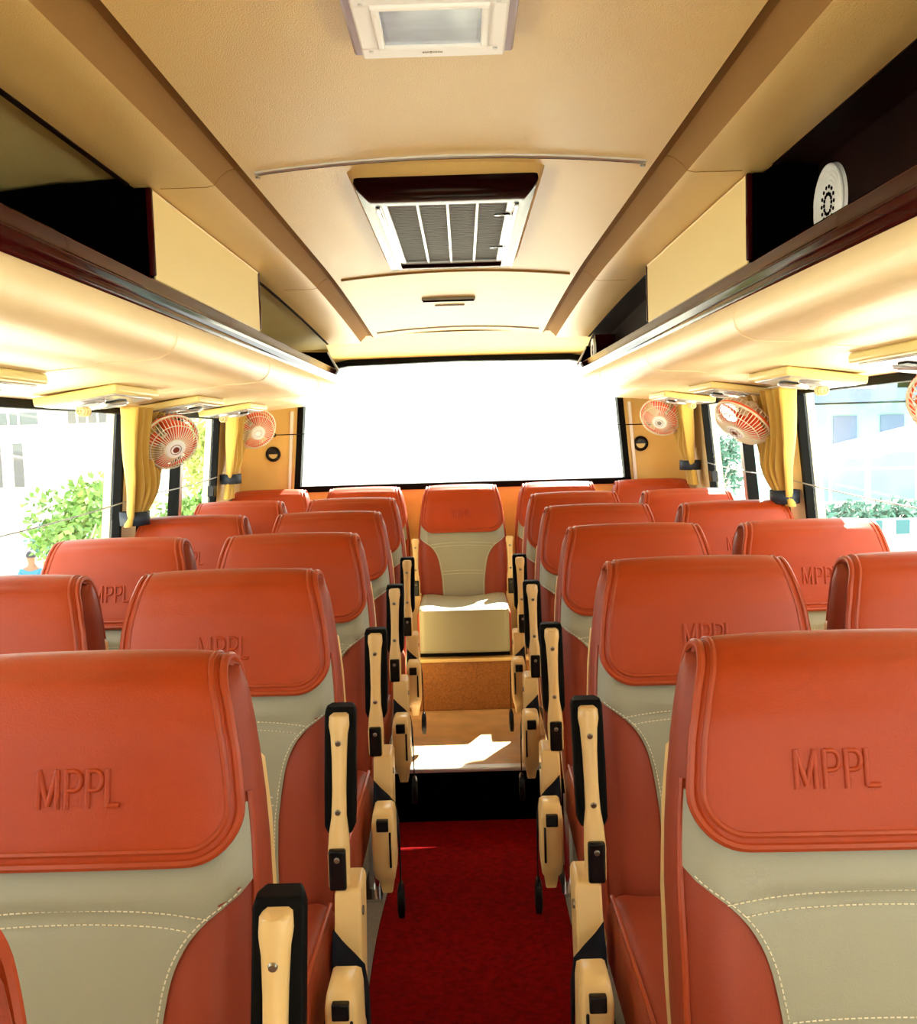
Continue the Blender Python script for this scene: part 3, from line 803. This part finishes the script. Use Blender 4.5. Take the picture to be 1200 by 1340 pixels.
        b = MB(); b.disc((-g * .016, -.01, -.005), (-g * -1, 0, 0), .016, .014, 16, .85); b.build('hinge_knob', M['blackgloss'], arm)
        if arm_down: arm.rotation_euler = (R(88), 0, 0)
        # side bracket below the pivot
        X += 0 if rear else g * .016
        b = MB(); rings = []
        for z, y_, w_ in ((.36 + dz, -.275, .020), (.42 + dz, -.270, .022), (.52 + dz * .6, -.252, .0225), (.605 + dz * .3, -.232, .022), (.613 + dz * .3, -.227, .018)):
            rings.append([(X - w_, y_, z), (X + w_, y_, z), (X + w_ + .002, y_ + .02, z), (X + w_, y_ + .085, z), (X - w_, y_ + .085, z)])
        b.loft(rings); br = b.build('side_bracket', M['cream'], root, bevel=.004)
        b = MB(); b.disc((X + g * .021, -.225, .575 + dz * .4), (g, 0, 0), .008, .005, 12); b.build('bracket_screw', M['screw'], br)
        if rear: continue
        # recliner cover with its black button
        b = MB(); rings = []
        XX = X + g * .013
        for z, y_, w_, dp in ((.315, -.375, .012, .05), (.345, -.385, .016, .07), (.365, -.415, .022, .08), (.39, -.428, .024, .09), (.45, -.438, .0245, .09), (.495, -.436, .0245, .085), (.515, -.428, .022, .075), (.523, -.412, .016, .05)):
            z += dz + .030
            rings.append([(XX - w_, y_ + .006, z), (XX - w_ * .8, y_, z), (XX + w_ * .8, y_, z), (XX + w_, y_ + .006, z), (XX + w_, y_ + dp, z), (XX - w_, y_ + dp, z)])
        b.loft(rings); rc = b.build('recliner_cover', M['cream'], root, angle=60)
        b = MB(); b.box(XX - .013, XX + .013, -.443, -.405, .512 + dz, .538 + dz); b.box(XX + g * .013, XX + g * .018, -.4405, -.43, .43 + dz, .51 + dz); b.build('recline_button', M['blackgloss'], rc, bevel=.003)
        # lap belt over the bracket with a hanging buckle
        b = MB()
        up_ = [(-.025, -.288, .512), (-.010, -.300, .500), (.010, -.306, .482), (.0255, -.305, .462), (.030, -.300, .42), (.031, -.300, .36), (.031, -.300, .27)]
        lo_ = [(-.025, -.322, .452), (-.010, -.334, .446), (.010, -.342, .438), (.0265, -.345, .420), (.032, -.342, .39), (.033, -.340, .34), (.033, -.338, .27)]
        b.grid([[(X + g * .008 + g * lerp(p[0], q[0], t), lerp(p[1], q[1], t), lerp(p[2], q[2], t) + dz + .062) for p, q in zip(up_, lo_)] for t in (0, .33, .66, 1)])
        pts = [(X + g * .040, -.319, .332)]
        bt = b.build('seat_belt', M['belt'], root, solid=.003)
        b = MB(); c_ = Vector(pts[-1]) + Vector((0, 0, dz)); b.loft([[(c_.x - a_ * w_, c_.y + d_ * .018 * q_, c_.z + zz) for a_, d_ in ((1, -1), (-1, -1), (-1, 1), (1, 1))] for zz, w_, q_ in ((.01, .004, .7), (-.005, .008, 1), (-.045, .009, 1.1), (-.07, .007, .8))])
        b.build('buckle', M['blackgloss'], bt, bevel=.003)
    return root

SX = {'lw': -.892, 'la': -.443, 'ra': .445, 'rw': .890}
ROWS = [1.12, 1.84, 2.53, 3.24, 3.93]
words = ['front row', 'second row', 'third row', 'fourth row', 'fifth row']
protoL = make_seat(+1); protoR = make_seat(-1); protoW = make_seat(0)
protoL5 = make_seat(+1, floor=.2); protoR5 = make_seat(-1, floor=.2); protoW5 = make_seat(0, floor=.2)
protoR1 = make_seat(-1, arm_down=True, tx=-.036); protoL1 = make_seat(+1, tx=.013)
used = set()
def inst(p, x, y, rz, lab, group='coach seats in the four columns', z=0):
    o = p if p.name not in used else copy_tree(p)
    used.add(p.name)
    o.location = (x, y, z); o.rotation_euler = (0, 0, R(rz)); tag(o, lab, 'seat', group); return o
desc = {
 (0, 'la'): 'large orange and grey coach seat at left foreground, lettering on its headrest',
 (0, 'ra'): 'large orange and grey coach seat at right foreground, crisp lettering on headrest',
 (0, 'lw'): 'orange coach seat by the left windows in the foremost row',
 (0, 'rw'): 'orange coach seat by the right windows in the foremost row',
}
for i, y in enumerate(ROWS):
    for c in ('lw', 'la', 'ra', 'rw'):
        if i == 0 and c in ('lw', 'rw'): continue
        j = {'lw': .0, 'la': 0, 'ra': -.0, 'rw': -.02}[c]
        if i == 0: p = protoL1 if c == 'la' else protoR1
        elif i == 4: p = {'lw': protoW5, 'rw': protoW5, 'la': protoL5, 'ra': protoR5}[c]
        else: p = {'lw': protoW, 'rw': protoW, 'la': protoL, 'ra': protoR}[c]
        col = {'lw': 'beside the left windows', 'la': 'left of the aisle', 'ra': 'right of the aisle', 'rw': 'beside the right windows'}[c]
        lab = desc.get((i, c), 'orange leather coach seat %s, %s from the camera' % (col, words[i]))
        q = inst(p, SX[c], y + j, random.uniform(-.8, .8), lab)
        if (i, c) == (0, 'la'):
            for ch in q.children:
                if ch.name.startswith('armrest'): first_arm = ch
front_left = None
inst(protoL, -.436, .462, 0, 'orange seat whose shoulder just enters the lower left corner')
protoRear = make_seat(0, rear=True, legs=False, floor=.416); protoMid = make_seat(0, rear=True, legs=False, floor=.416, both=True, pad=False)
for x, lab, p, z, y in ((-.925, 'rear bench seat in the far left corner beside round grab ring', protoRear, .022, 4.74), (-.472, 'rear bench seat just left of the middle rear seat', protoRear, .0, 4.74),
              (-.008, 'middle rear seat facing down the aisle with cream arms on both sides', protoMid, .0, 4.72), (.456, 'rear bench seat just right of the middle rear seat', protoRear, .0, 4.74), (.905, 'rear bench seat in the far right corner under the curtain', protoRear, .024, 4.74)):
    inst(p, x, y, 0, lab, 'seats of the rear bench', 0)
for p in (protoW, ):
    pass

first_arm.location.x += .024        # this armrest leans a little further into the aisle
# ------------------------------------------------------------------ curtains
def curtain(s, y0, y1, ztop, zt, yt, zb, label, wt=.05, bulge=.06):
    root = empty('curtain', (s * (wx(1.3) - .05), (y0 + y1) / 2, zb), label, 'curtain', 'golden window curtains')
    b = MB(); rows = []
    nz, ny = 40, 56
    for i in range(nz + 1):
        z = lerp(zb, ztop, i / nz)
        if z > zt:
            t = (z - zt) / (ztop - zt); e = t ** .75
            ya = lerp(yt - wt, y0, e); yb_ = lerp(yt + wt, y1, e); 
        else:
            t = (zt - z) / (zt - zb); e = 0
            ya = yt - wt - .02 * t; yb_ = yt + wt + .03 * t
        amp = lerp(.014, .034, e)
        row = []
        for k in range(ny + 1):
            u = k / ny
            ph = u * 2 * PI * 7 + .6 * math.sin(z * 6 + u * 4)
            y = lerp(ya, yb_, u) + .010 * math.cos(ph) + .006 * math.sin(ph * .5 + z * 9)
            x = wx(z) - .034 - amp * (1 + math.sin(ph)) - bulge * math.exp(-((t - .25) / .25) ** 2) * (e > 0) * math.sin(PI * u) * .6
            row.append((s * x, y, z))
        rows.append(row)
    b.grid(rows); o = b.build('cloth', M['curtain'], None, angle=180, solid=.002); o.parent = root; o.location = -root.location
    b = MB(); rg = []
    for zz in (zt - .022, zt + .022):
        rg.append([(s * (wx(zt) - .052 + .046 * math.cos(a)), yt + (wt + .012) * math.sin(a), zz) for a in [2 * PI * k / 20 for k in range(20)]])
    b.grid(rg, closed=True); o = b.build('tie_band', M['navy'], None, solid=.003); o.parent = root; o.location = -root.location
    b = MB(); b.tube([(s * (wx(ztop) - .045), y0 - .02, ztop + .004), (s * (wx(ztop) - .045), y1 + .02, ztop + .004)], .006, 8)
    o = b.build('curtain_rod', M['cream'], None); o.parent = root; o.location = -root.location
curtain(-1, 3.02, 3.50, 1.478, 1.125, 3.20, 1.10, 'golden gathered curtain tied with navy band on the near left pillar', .034)
curtain(1, 3.04, 3.50, 1.478, 1.13, 3.26, 1.10, 'golden gathered curtain bunched behind fan on the near right pillar', .036)
curtain(-1, 4.40, 4.72, 1.478, 1.19, 4.52, 1.10, 'narrow golden curtain at the far left rear corner', .04, .03)
curtain(1, 4.44, 4.78, 1.478, 1.19, 4.60, 1.10, 'narrow golden curtain at the far right rear corner', .04, .03)

# cords stretched along the windows
for s, nm in ((-1, 'left'), (1, 'right')):
    for k, (z0_, z1_) in enumerate(((1.155, 1.180), (1.19, 1.205))):
        b = MB(); y0_, y1_ = ((1.80, 3.34) if k == 0 else (3.30, 4.48))
        b.tube([(s * (wx(lerp(z0_, z1_, t)) - .006), lerp(y0_, y1_, t), lerp(z0_, z1_, t) - .010 * math.sin(PI * t)) for t in [q / 12 for q in range(13)]], .0022, 6)
        tag(b.build('taut_cord', M['cord']), 'thin grey cord stretched across the %s %s window' % (('near', 'far')[k], nm), 'cord', 'window cords')

# ------------------------------------------------------------------ fans
def make_fan():
    root = empty('wall_fan', (0, 0, 0))     # axis of the fan: local -Y is the air side
    r = .098
    b = MB(); b.ring((0, .004, 0), (0, 1, 0), r * .97, .0065, 44, 8); b.build('guard_ring', M['fanorange'], root)
    b = MB()
    nrib = 48
    for k in range(nrib):
        a = 2 * PI * k / nrib; c_, s_ = math.cos(a), math.sin(a)
        b.tube([(c_ * r, .002, s_ * r), (c_ * r * .98, -.014, s_ * r * .98), (c_ * r * .82, -.034, s_ * r * .82), (c_ * r * .55, -.044, s_ * r * .55), (c_ * r * .30, -.047, s_ * r * .30)], .0014, 5)
    b.ring((0, -.034, 0), (0, 1, 0), r * .82, .0016, 36, 5); b.ring((0, .0, 0), (0, 1, 0), r, .004, 44, 6)
    b.build('front_guard', M['cage'], root)['kind'] = 'stuff'
    b = MB()
    for k in range(32):
        a = 2 * PI * k / 32; c_, s_ = math.cos(a), math.sin(a)
        b.tube([(c_ * r, .004, s_ * r), (c_ * r * .95, .026, s_ * r * .95), (c_ * r * .6, .044, s_ * r * .6), (c_ * r * .3, .046, s_ * r * .3)], .0018, 5)
    b.build('rear_guard', M['cage'], root)['kind'] = 'stuff'
    b = MB(); b.disc((0, -.044, 0), (0, -1, 0), r * .36, .006, 30, .85); hub = b.build('hub_cap', M['white'], root)
    b = MB(); b.disc((0, -.050, 0), (0, -1, 0), .011, .002, 20); b.ring((0, -.050, 0), (0, 1, 0), .018, .0016, 24, 6); b.build('hub_badge', M['chrome'], hub)
    for q in range(4):
        b = MB(); rows = []
        a0 = q * PI / 2
        for i in range(7):
            rad = lerp(.018, r * .86, i / 6); sp = lerp(.35, .62, min(1, i / 3))
            rows.append([(rad * math.cos(a0 + lerp(-sp, sp, j / 6)), lerp(-.018, .016, j / 6), rad * math.sin(a0 + lerp(-sp, sp, j / 6))) for j in range(7)])
        b.grid(rows); b.build('blade', M['fanorange'], root, solid=.002)
    b = MB(); b.disc((0, .010, 0), (0, 1, 0), .030, .060, 24, .75); b.build('motor', M['cage'], root, bevel=.003)
    b = MB(); b.disc((0, -.03, 0), (0, 1, 0), .020, .05, 20); b.build('spindle_hub', M['fanorange'], root)
    return root
FAN = make_fan()
def place_fan(o, loc, nrm, mount, label):
    o.location = loc
    o.rotation_euler = Vector(nrm).to_track_quat('-Y', 'Z').to_euler()
    tag(o, label, 'fan', 'wall fans between the windows')
    bpy.context.view_layer.update()
    mw = o.matrix_world.inverted()
    b = MB(); p0 = Vector((0, .065, 0)); p3 = mw @ Vector(mount)
    b.tube([p0, p0 + Vector((0, .02, 0)), lerp(p0, p3, .6), p3], .008, 8)
    c_ = p3; b.disc(c_, mw.to_3x3() @ Vector((0, 0, -1)), .028, .012, 20)
    b.build('mount', M['cream'], o)
fl = [FAN] + [copy_tree(FAN) for _ in range(4)]
place_fan(fl[0], (-.955, 3.27, Z0 - .003), (.56, -.62, -.50), (-.985, 3.36, Z0 + .128), 'orange bladed fan facing forward beside the near left curtain')
place_fan(fl[1], (.935, 3.30, Z0 + .010), (-.60, -.25, -.76), (.985, 3.36, Z0 + .128), 'orange rimmed fan tilted downward beside the near right curtain')
place_fan(fl[2], (-.955, 4.62, Z0 + .045), (.42, -.72, -.42), (-1.0, 4.70, Z0 + .128), 'small looking fan high at the far left rear corner')
place_fan(fl[3], (.93, 4.62, Z0 + .045), (-.35, -.72, -.55), (.98, 4.70, Z0 + .128), 'small looking fan high at the far right rear corner')
place_fan(fl[4], (.975, 1.93, Z0 + .035), (-.30, -.55, -.60), (1.0, 1.99, Z0 + .128), 'fan just entering the right edge of the photo')

# round grab rings on the rear corner panels
for x, nm in ((-.937, 'left'), (.889, 'right')):
    root = empty('round_vent', (x, 4.948, 1.29), 'small black ring with cream centre on the %s rear corner panel' % nm, 'round vent', 'rear corner rings')
    b = MB(); b.ring((0, -.006, 0), (0, 1, 0), .030, .008, 28); b.build('ring', M['blackgloss'], root)
    b = MB(); b.disc((0, 0, 0), (0, -1, 0), .026, .006, 24, .9); b.build('centre', M['consoleframe'], root)
    b = MB(); b.loft([[(.024 * math.cos(a), yy, .024 * math.sin(a)) for a in [PI * k / 10 for k in range(11)]] for yy in (-.004, -.010)]); b.build('flap', M['blackgloss'], root)
# small hooks with a wire
for s, nm in ((-1, 'left'), (1, 'right')):
    root = empty('wire_hook', (s * .93, 4.93, 1.385), 'small black hook holding a wire at the %s rear corner' % nm, 'hook', 'rear wire hooks')
    b = MB(); b.disc((0, .018, 0), (0, -1, 0), .012, .02, 12, .6); b.build('hook', M['blackgloss'], root)
    b = MB(); b.tube([(0, -.002, 0), (-s * .06, -.006, 0), (-s * .16, -.010, .001)], .0025, 6); b.build('wire', M['blackgloss'], root)

# ------------------------------------------------------------------ outside
GZ = -1.35
M['ground'] = mat('pale_concrete_ground', (0.72, 0.68, 0.58), 0.9, var=0.08, vscale=0.6, bump=.3, bscale=20)
M['leafA'] = mat('green_leaf', (0.12, 0.24, 0.05), 0.6, var=0.5, vscale=3)
M['leafB'] = mat('yellow_green_leaf', (0.30, 0.37, 0.09), 0.6, var=0.4, vscale=3)
M['leafC'] = mat('blue_green_leaf', (0.06, 0.17, 0.13), 0.6, var=0.4, vscale=3)
M['bark'] = mat('grey_bark', (0.28, 0.24, 0.20), 0.9)
M['plaster'] = mat('white_plaster', (0.80, 0.78, 0.72), 0.9, var=0.05, vscale=1)
M['greyglass'] = mat('grey_window', (0.14, 0.145, 0.15), 0.5, spec=.1)
M['blueroof'] = mat('blue_grey_roof', (0.13, 0.18, 0.30), 0.6, spec=.1)
M['aqua'] = mat('aqua_wall_paint', (0.26, 0.46, 0.43), 0.8, spec=.1, var=0.1, vscale=1)
M['skin'] = mat('skin', (0.20, 0.10, 0.06), 0.6)
M['shirt'] = mat('blue_shirt', (0.03, 0.16, 0.28), 0.8)
M['trousers'] = mat('grey_trousers', (0.12, 0.12, 0.14), 0.8)
M['hair'] = mat('dark_hair', (0.02, 0.02, 0.03), 0.6)
M['kerbdark'] = mat('dark_kerb_paint', (0.05, 0.14, 0.17), 0.8, spec=.1)
b = MB(); b.grid([[(x, y, GZ) for x in range(-60, 61, 20)] for y in range(-30, 91, 20)]); struct(b, 'ground', M['ground'], smooth=False)

def foliage(c, rad, n, leaf, lumps=7, seed=0):
    rnd = random.Random(seed); b = MB(); L = []
    for k in range(lumps):
        a = rnd.uniform(0, 2 * PI); q = rnd.uniform(.2, .65)
        L.append((Vector((math.cos(a) * rad[0] * q, math.sin(a) * rad[1] * q, rnd.uniform(-.45, .6) * rad[2])), rnd.uniform(.35, .6)))
    for k in range(n):
        lc, lr = rnd.choice(L)
        d = Vector((rnd.gauss(0, 1), rnd.gauss(0, 1), rnd.gauss(0, 1))).normalized() * rnd.uniform(.6, 1.05)
        p = Vector(c) + lc + Vector((d.x * rad[0] * lr, d.y * rad[1] * lr, d.z * rad[2] * lr))
        u = Vector((rnd.gauss(0, 1), rnd.gauss(0, 1), rnd.gauss(0, 1))).normalized(); v = u.orthogonal().normalized()
        s_ = leaf * rnd.uniform(.6, 1.3)
        b.poly([p, p + u * s_ * .5 + v * s_ * .28, p + u * s_, p + u * s_ * .5 - v * s_ * .28])
    return b
def bush(name, x, y, h, r, m, label, cat, n=1500, leaf=.16, seed=0, trunk=.25):
    root = empty(name, (x, y, GZ), label, cat)
    zc_ = h * (.5 + trunk / 2); rz = h * (1 - trunk) / 2
    foliage((0, 0, zc_), (r, r, rz * 1.1), n, leaf, 8, seed).build('foliage', m, root, smooth=False)
    b = MB(); b.tube([(0, 0, 0), (.05, 0, h * .3), (0, .05, h * .6)], [.07, .05, .03], 8)
    for q in range(4):
        a = q * 1.7; b.tube([(0.02, 0, h * .3), (math.cos(a) * r * .5, math.sin(a) * r * .5, h * .7)], [.035, .012], 6)
    b.build('trunk', M['bark'], root)
bush('garden_bush', -6.0, 15.0, 2.15, .8, M['leafA'], 'bright green bush seen through left window above the middle of glass', 'bush', 1600, .13, 1)
bush('garden_bush', -4.3, 11.9, 1.45, .6, M['leafC'], 'dark bluish green bush seen low by left window pillar', 'bush', 1600, .12, 2)
bush('garden_bush', -6.3, 18.6, 2.35, .8, M['leafB'], 'yellow green bush seen behind the others next to the left pillar', 'bush', 1500, .14, 3)
bush('garden_bush', -8.3, 20.0, 1.15, .9, M['leafC'], 'low round dark bush behind the seated person', 'bush', 1500, .12, 4)
bush('garden_tree', -6.3, 24.0, 3.2, .8, M['leafB'], 'slim yellow green tree seen between fan and far left curtain', 'tree', 1500, .16, 5, .45)
# hedge under left rear window
root = empty('hedge', (-4.6, 17.0, GZ), 'clipped leafy green hedge seen low through the left rear window', 'hedge')
b = foliage((0, 0, 1.1), (.8, 1.0, .95), 3800, .13, 16, 9); b.build('foliage', M['leafA'], root, smooth=False)
b = MB()
for q in range(6): b.tube([(-.6 + q * .25, -.8 + q * .3, 0), (-.6 + q * .27, -.8 + q * .3, 1.1)], [.04, .02], 6)
b.build('stem', M['bark'], root)
# left building with window bands
root = empty('office_building', (-17, 34, GZ), 'pale building with a band of grey louvred windows beyond left windows', 'building')
b = MB(); b.box(-12, 9.5, 0, 8, 0, 9.0); b.build('wall', M['plaster'], root, smooth=False)
for x0_, x1_ in ((-3.4, 2.5), (3.5, 5.3), (6.2, 9.2)):
    b = MB(); b.box(x0_, x1_, -.06, .02, 3.42, 3.84); o = b.build('window', M['greyglass'], root, smooth=False)
    b = MB()
    for k in range(int((x1_ - x0_) / .35)): b.box(x0_ + k * .35, x0_ + k * .35 + .06, -.10, -.06, 3.42, 3.84)
    b.box(x0_ - .1, x1_ + .1, -.14, -.06, 3.22, 3.30)
    b.build('louvre', M['plaster'], o, smooth=False)
for x0_ in (.85, 1.6):
    b = MB(); b.box(x0_, x0_ + .32, -.06, .02, 1.3, 2.8); b.build('window', M['greyglass'], root, smooth=False)
# seated person outside
def skin_obj(name, verts, edges, rad, m, parent, sub=2):
    me = bpy.data.meshes.new(name); me.from_pydata(verts, edges, []); o = bpy.data.objects.new(name, me); COL.objects.link(o)
    me.materials.append(m)
    md = o.modifiers.new('skin', 'SKIN'); md.use_smooth_shade = True
    for i, r_ in enumerate(rad): me.skin_vertices[0].data[i].radius = (r_, r_)
    me.skin_vertices[0].data[0].use_root = True
    q = o.modifiers.new('sub', 'SUBSURF'); q.levels = sub; q.render_levels = sub
    o.parent = parent; return o
px, py = -7.49, 17.0
root = empty('person', (px, py, GZ), 'person in a blue shirt sitting on low stone block outside the left window', 'person')
V = [(0, 0, .24), (0, -.02, .42), (0, -.03, .56), (0, -.03, .64), (0, -.04, .70), (0, -.05, .78), (0, -.05, .86),
     (.17, -.03, .56), (.21, -.12, .38), (.12, -.30, .33), (-.17, -.03, .56), (-.21, -.12, .38), (-.12, -.30, .33),
     (.09, -.06, .22), (.12, -.42, .36), (.13, -.44, .05), (.13, -.54, .03), (-.09, -.06, .22), (-.12, -.42, .36), (-.13, -.44, .05), (-.13, -.54, .03)]
E_ = [(0, 1), (1, 2), (2, 3), (3, 4), (4, 5), (5, 6), (2, 7), (7, 8), (8, 9), (2, 10), (10, 11), (11, 12), (0, 13), (13, 14), (14, 15), (15, 16), (0, 17), (17, 18), (18, 19), (19, 20)]
Rd = [.12, .12, .11, .055, .06, .085, .07, .06, .045, .03, .06, .045, .03, .09, .065, .04, .035, .09, .065, .04, .035]
skin_obj('body', V, E_, Rd, M['skin'], root)
skin_obj('shirt', [(0, 0, .24), (0, -.02, .42), (0, -.03, .56), (.17, -.03, .555), (.2, -.1, .43), (-.17, -.03, .555), (-.2, -.1, .43)], [(0, 1), (1, 2), (2, 3), (3, 4), (2, 5), (5, 6)], [.14, .135, .125, .075, .06, .075, .06], M['shirt'], root)
skin_obj('trousers', [(0, 0, .2), (.09, -.06, .21), (.12, -.42, .36), (.13, -.44, .1), (-.09, -.06, .21), (-.12, -.42, .36), (-.13, -.44, .1)], [(0, 1), (1, 2), (2, 3), (0, 4), (4, 5), (5, 6)], [.13, .105, .078, .055, .105, .078, .055], M['trousers'], root)
b = MB(); rings = []
for k in range(7):
    a = PI / 2 * k / 6; rings.append([(.098 * math.cos(a) * math.cos(t), -.03 + .108 * math.cos(a) * math.sin(t), .80 + .115 * math.sin(a) + .001) for t in [2 * PI * j / 16 for j in range(16)]])
b.loft(rings); b.build('hair', M['hair'], root)
tag((lambda bb: (bb.box(px - .3, px + .3, py - .15, py + .25, GZ, GZ + .10), bb.build('stone_block', M['plaster'], None, bevel=.02))[1])(MB()), 'low pale stone block the person sits on outside', 'stone block')

# right side: aqua building, chimney, slanted roof, rails, striped kerb, hedge
root = empty('workshop_building', (13.0, 34, GZ), 'pale aqua building with blue grey roof overhang seen through right window', 'building')
b = MB(); b.box(-1.6, 9, 0, 6, 0, 3.3); b.build('wall', M['aqua'], root, smooth=False)
b = MB(); b.loft([[(-2.2, -1.0, 3.35), (-1.8, -1.0, 3.8), (3.6, -1.0, 3.75), (3.8, -1.0, 3.35)], [(-2.2, 5, 3.35), (-1.8, 5, 3.9), (3.6, 5, 3.9), (3.8, 5, 3.35)]]); b.build('roof', M['blueroof'], root, smooth=False)
for x_ in (-.4, 1.2):
    b = MB(); b.box(x_, x_ + .8, -.06, .02, 1.8, 2.9); o = b.build('window', M['blueroof'], root, smooth=False)
b = MB(); b.box(2.0, 2.9, .5, 1.5, 3.3, 6.2); b.box(1.7, 2.9, .5, 1.5, 3.3, 4.5); b.build('chimney', M['aqua'], root, smooth=False)
root = empty('shed', (10.0, 22, GZ), 'open shed with a slanted bluish roof at the right window edge', 'shed')
b = MB(); b.loft([[(-1.5, -1, 1.9), (-1.5, -1, 1.98), (3, -1, 2.98), (3, -1, 2.9)], [(-1.5, 3, 1.9), (-1.5, 3, 1.98), (3, 3, 2.98), (3, 3, 2.9)]]); b.build('roof', M['aqua'], root, smooth=False)
for x_, h_ in ((-1.4, 1.9), (.2, 2.25), (2.6, 2.8)):
    b = MB(); b.tube([(x_, -.8, 0), (x_, -.8, h_)], .06, 8); b.build('post', M['plaster'], root)
bush('garden_tree', 15.4, 29.0, 3.0, 1.3, M['leafC'], 'bluish green tree beside the slanted shed roof', 'tree', 2200, .2, 11, .3)
root = empty('low_hedge', (7.6, 16.6, GZ), 'low bluish green hedge behind the striped kerb outside right window', 'hedge')
b = foliage((0, 0, .95), (2.9, .45, .5), 4500, .14, 22, 12); b.build('foliage', M['leafC'], root, smooth=False)
b = MB()
for q in range(10): b.tube([(-2.2 + q * .5, 0, 0), (-2.2 + q * .5, .05, .9)], [.04, .02], 6)
b.build('stem', M['bark'], root)
root = empty('railing', (8.6, 21.0, GZ), 'white two rail fence running behind the low hedge', 'fence')
for z_ in (1.75, 2.1): 
    b = MB(); b.tube([(-2.6, 0, z_), (3.6, -2.0, z_)], .025, 8); b.build('rail', M['plaster'], root)
for q in range(5):
    b = MB(); t = q / 4; b.tube([(lerp(-2.6, 3.6, t), lerp(0, -2, t), 0), (lerp(-2.6, 3.6, t), lerp(0, -2, t), 2.15)], .03, 8); b.build('post', M['plaster'], root)
root = empty('striped_kerb', (6.9, 14.5, GZ), 'raised wall of alternating dark and white kerb blocks outside right window', 'kerb')
b = MB(); b.box(-2.4, 2.9, 0, .3, 0, 1.25); b.build('kerb_wall', M['plaster'], root, smooth=False)
for k in range(13):
    b = MB(); b.box(-2.2 + k * .4, -2.0 + k * .4, -.015, .31, 1.05, 1.262); b.build('dark_block', M['kerbdark'], root, smooth=False)
bush('garden_tree', 6.6, 26.0, 2.4, 1.0, M['leafC'], 'pale tree seen between right fan and the far right curtain', 'tree', 1500, .18, 14, .3)
bush('garden_tree', 4.6, 21.0, 2.0, .9, M['leafA'], 'green tree seen low through the right rear window', 'tree', 1500, .16, 15, .2)
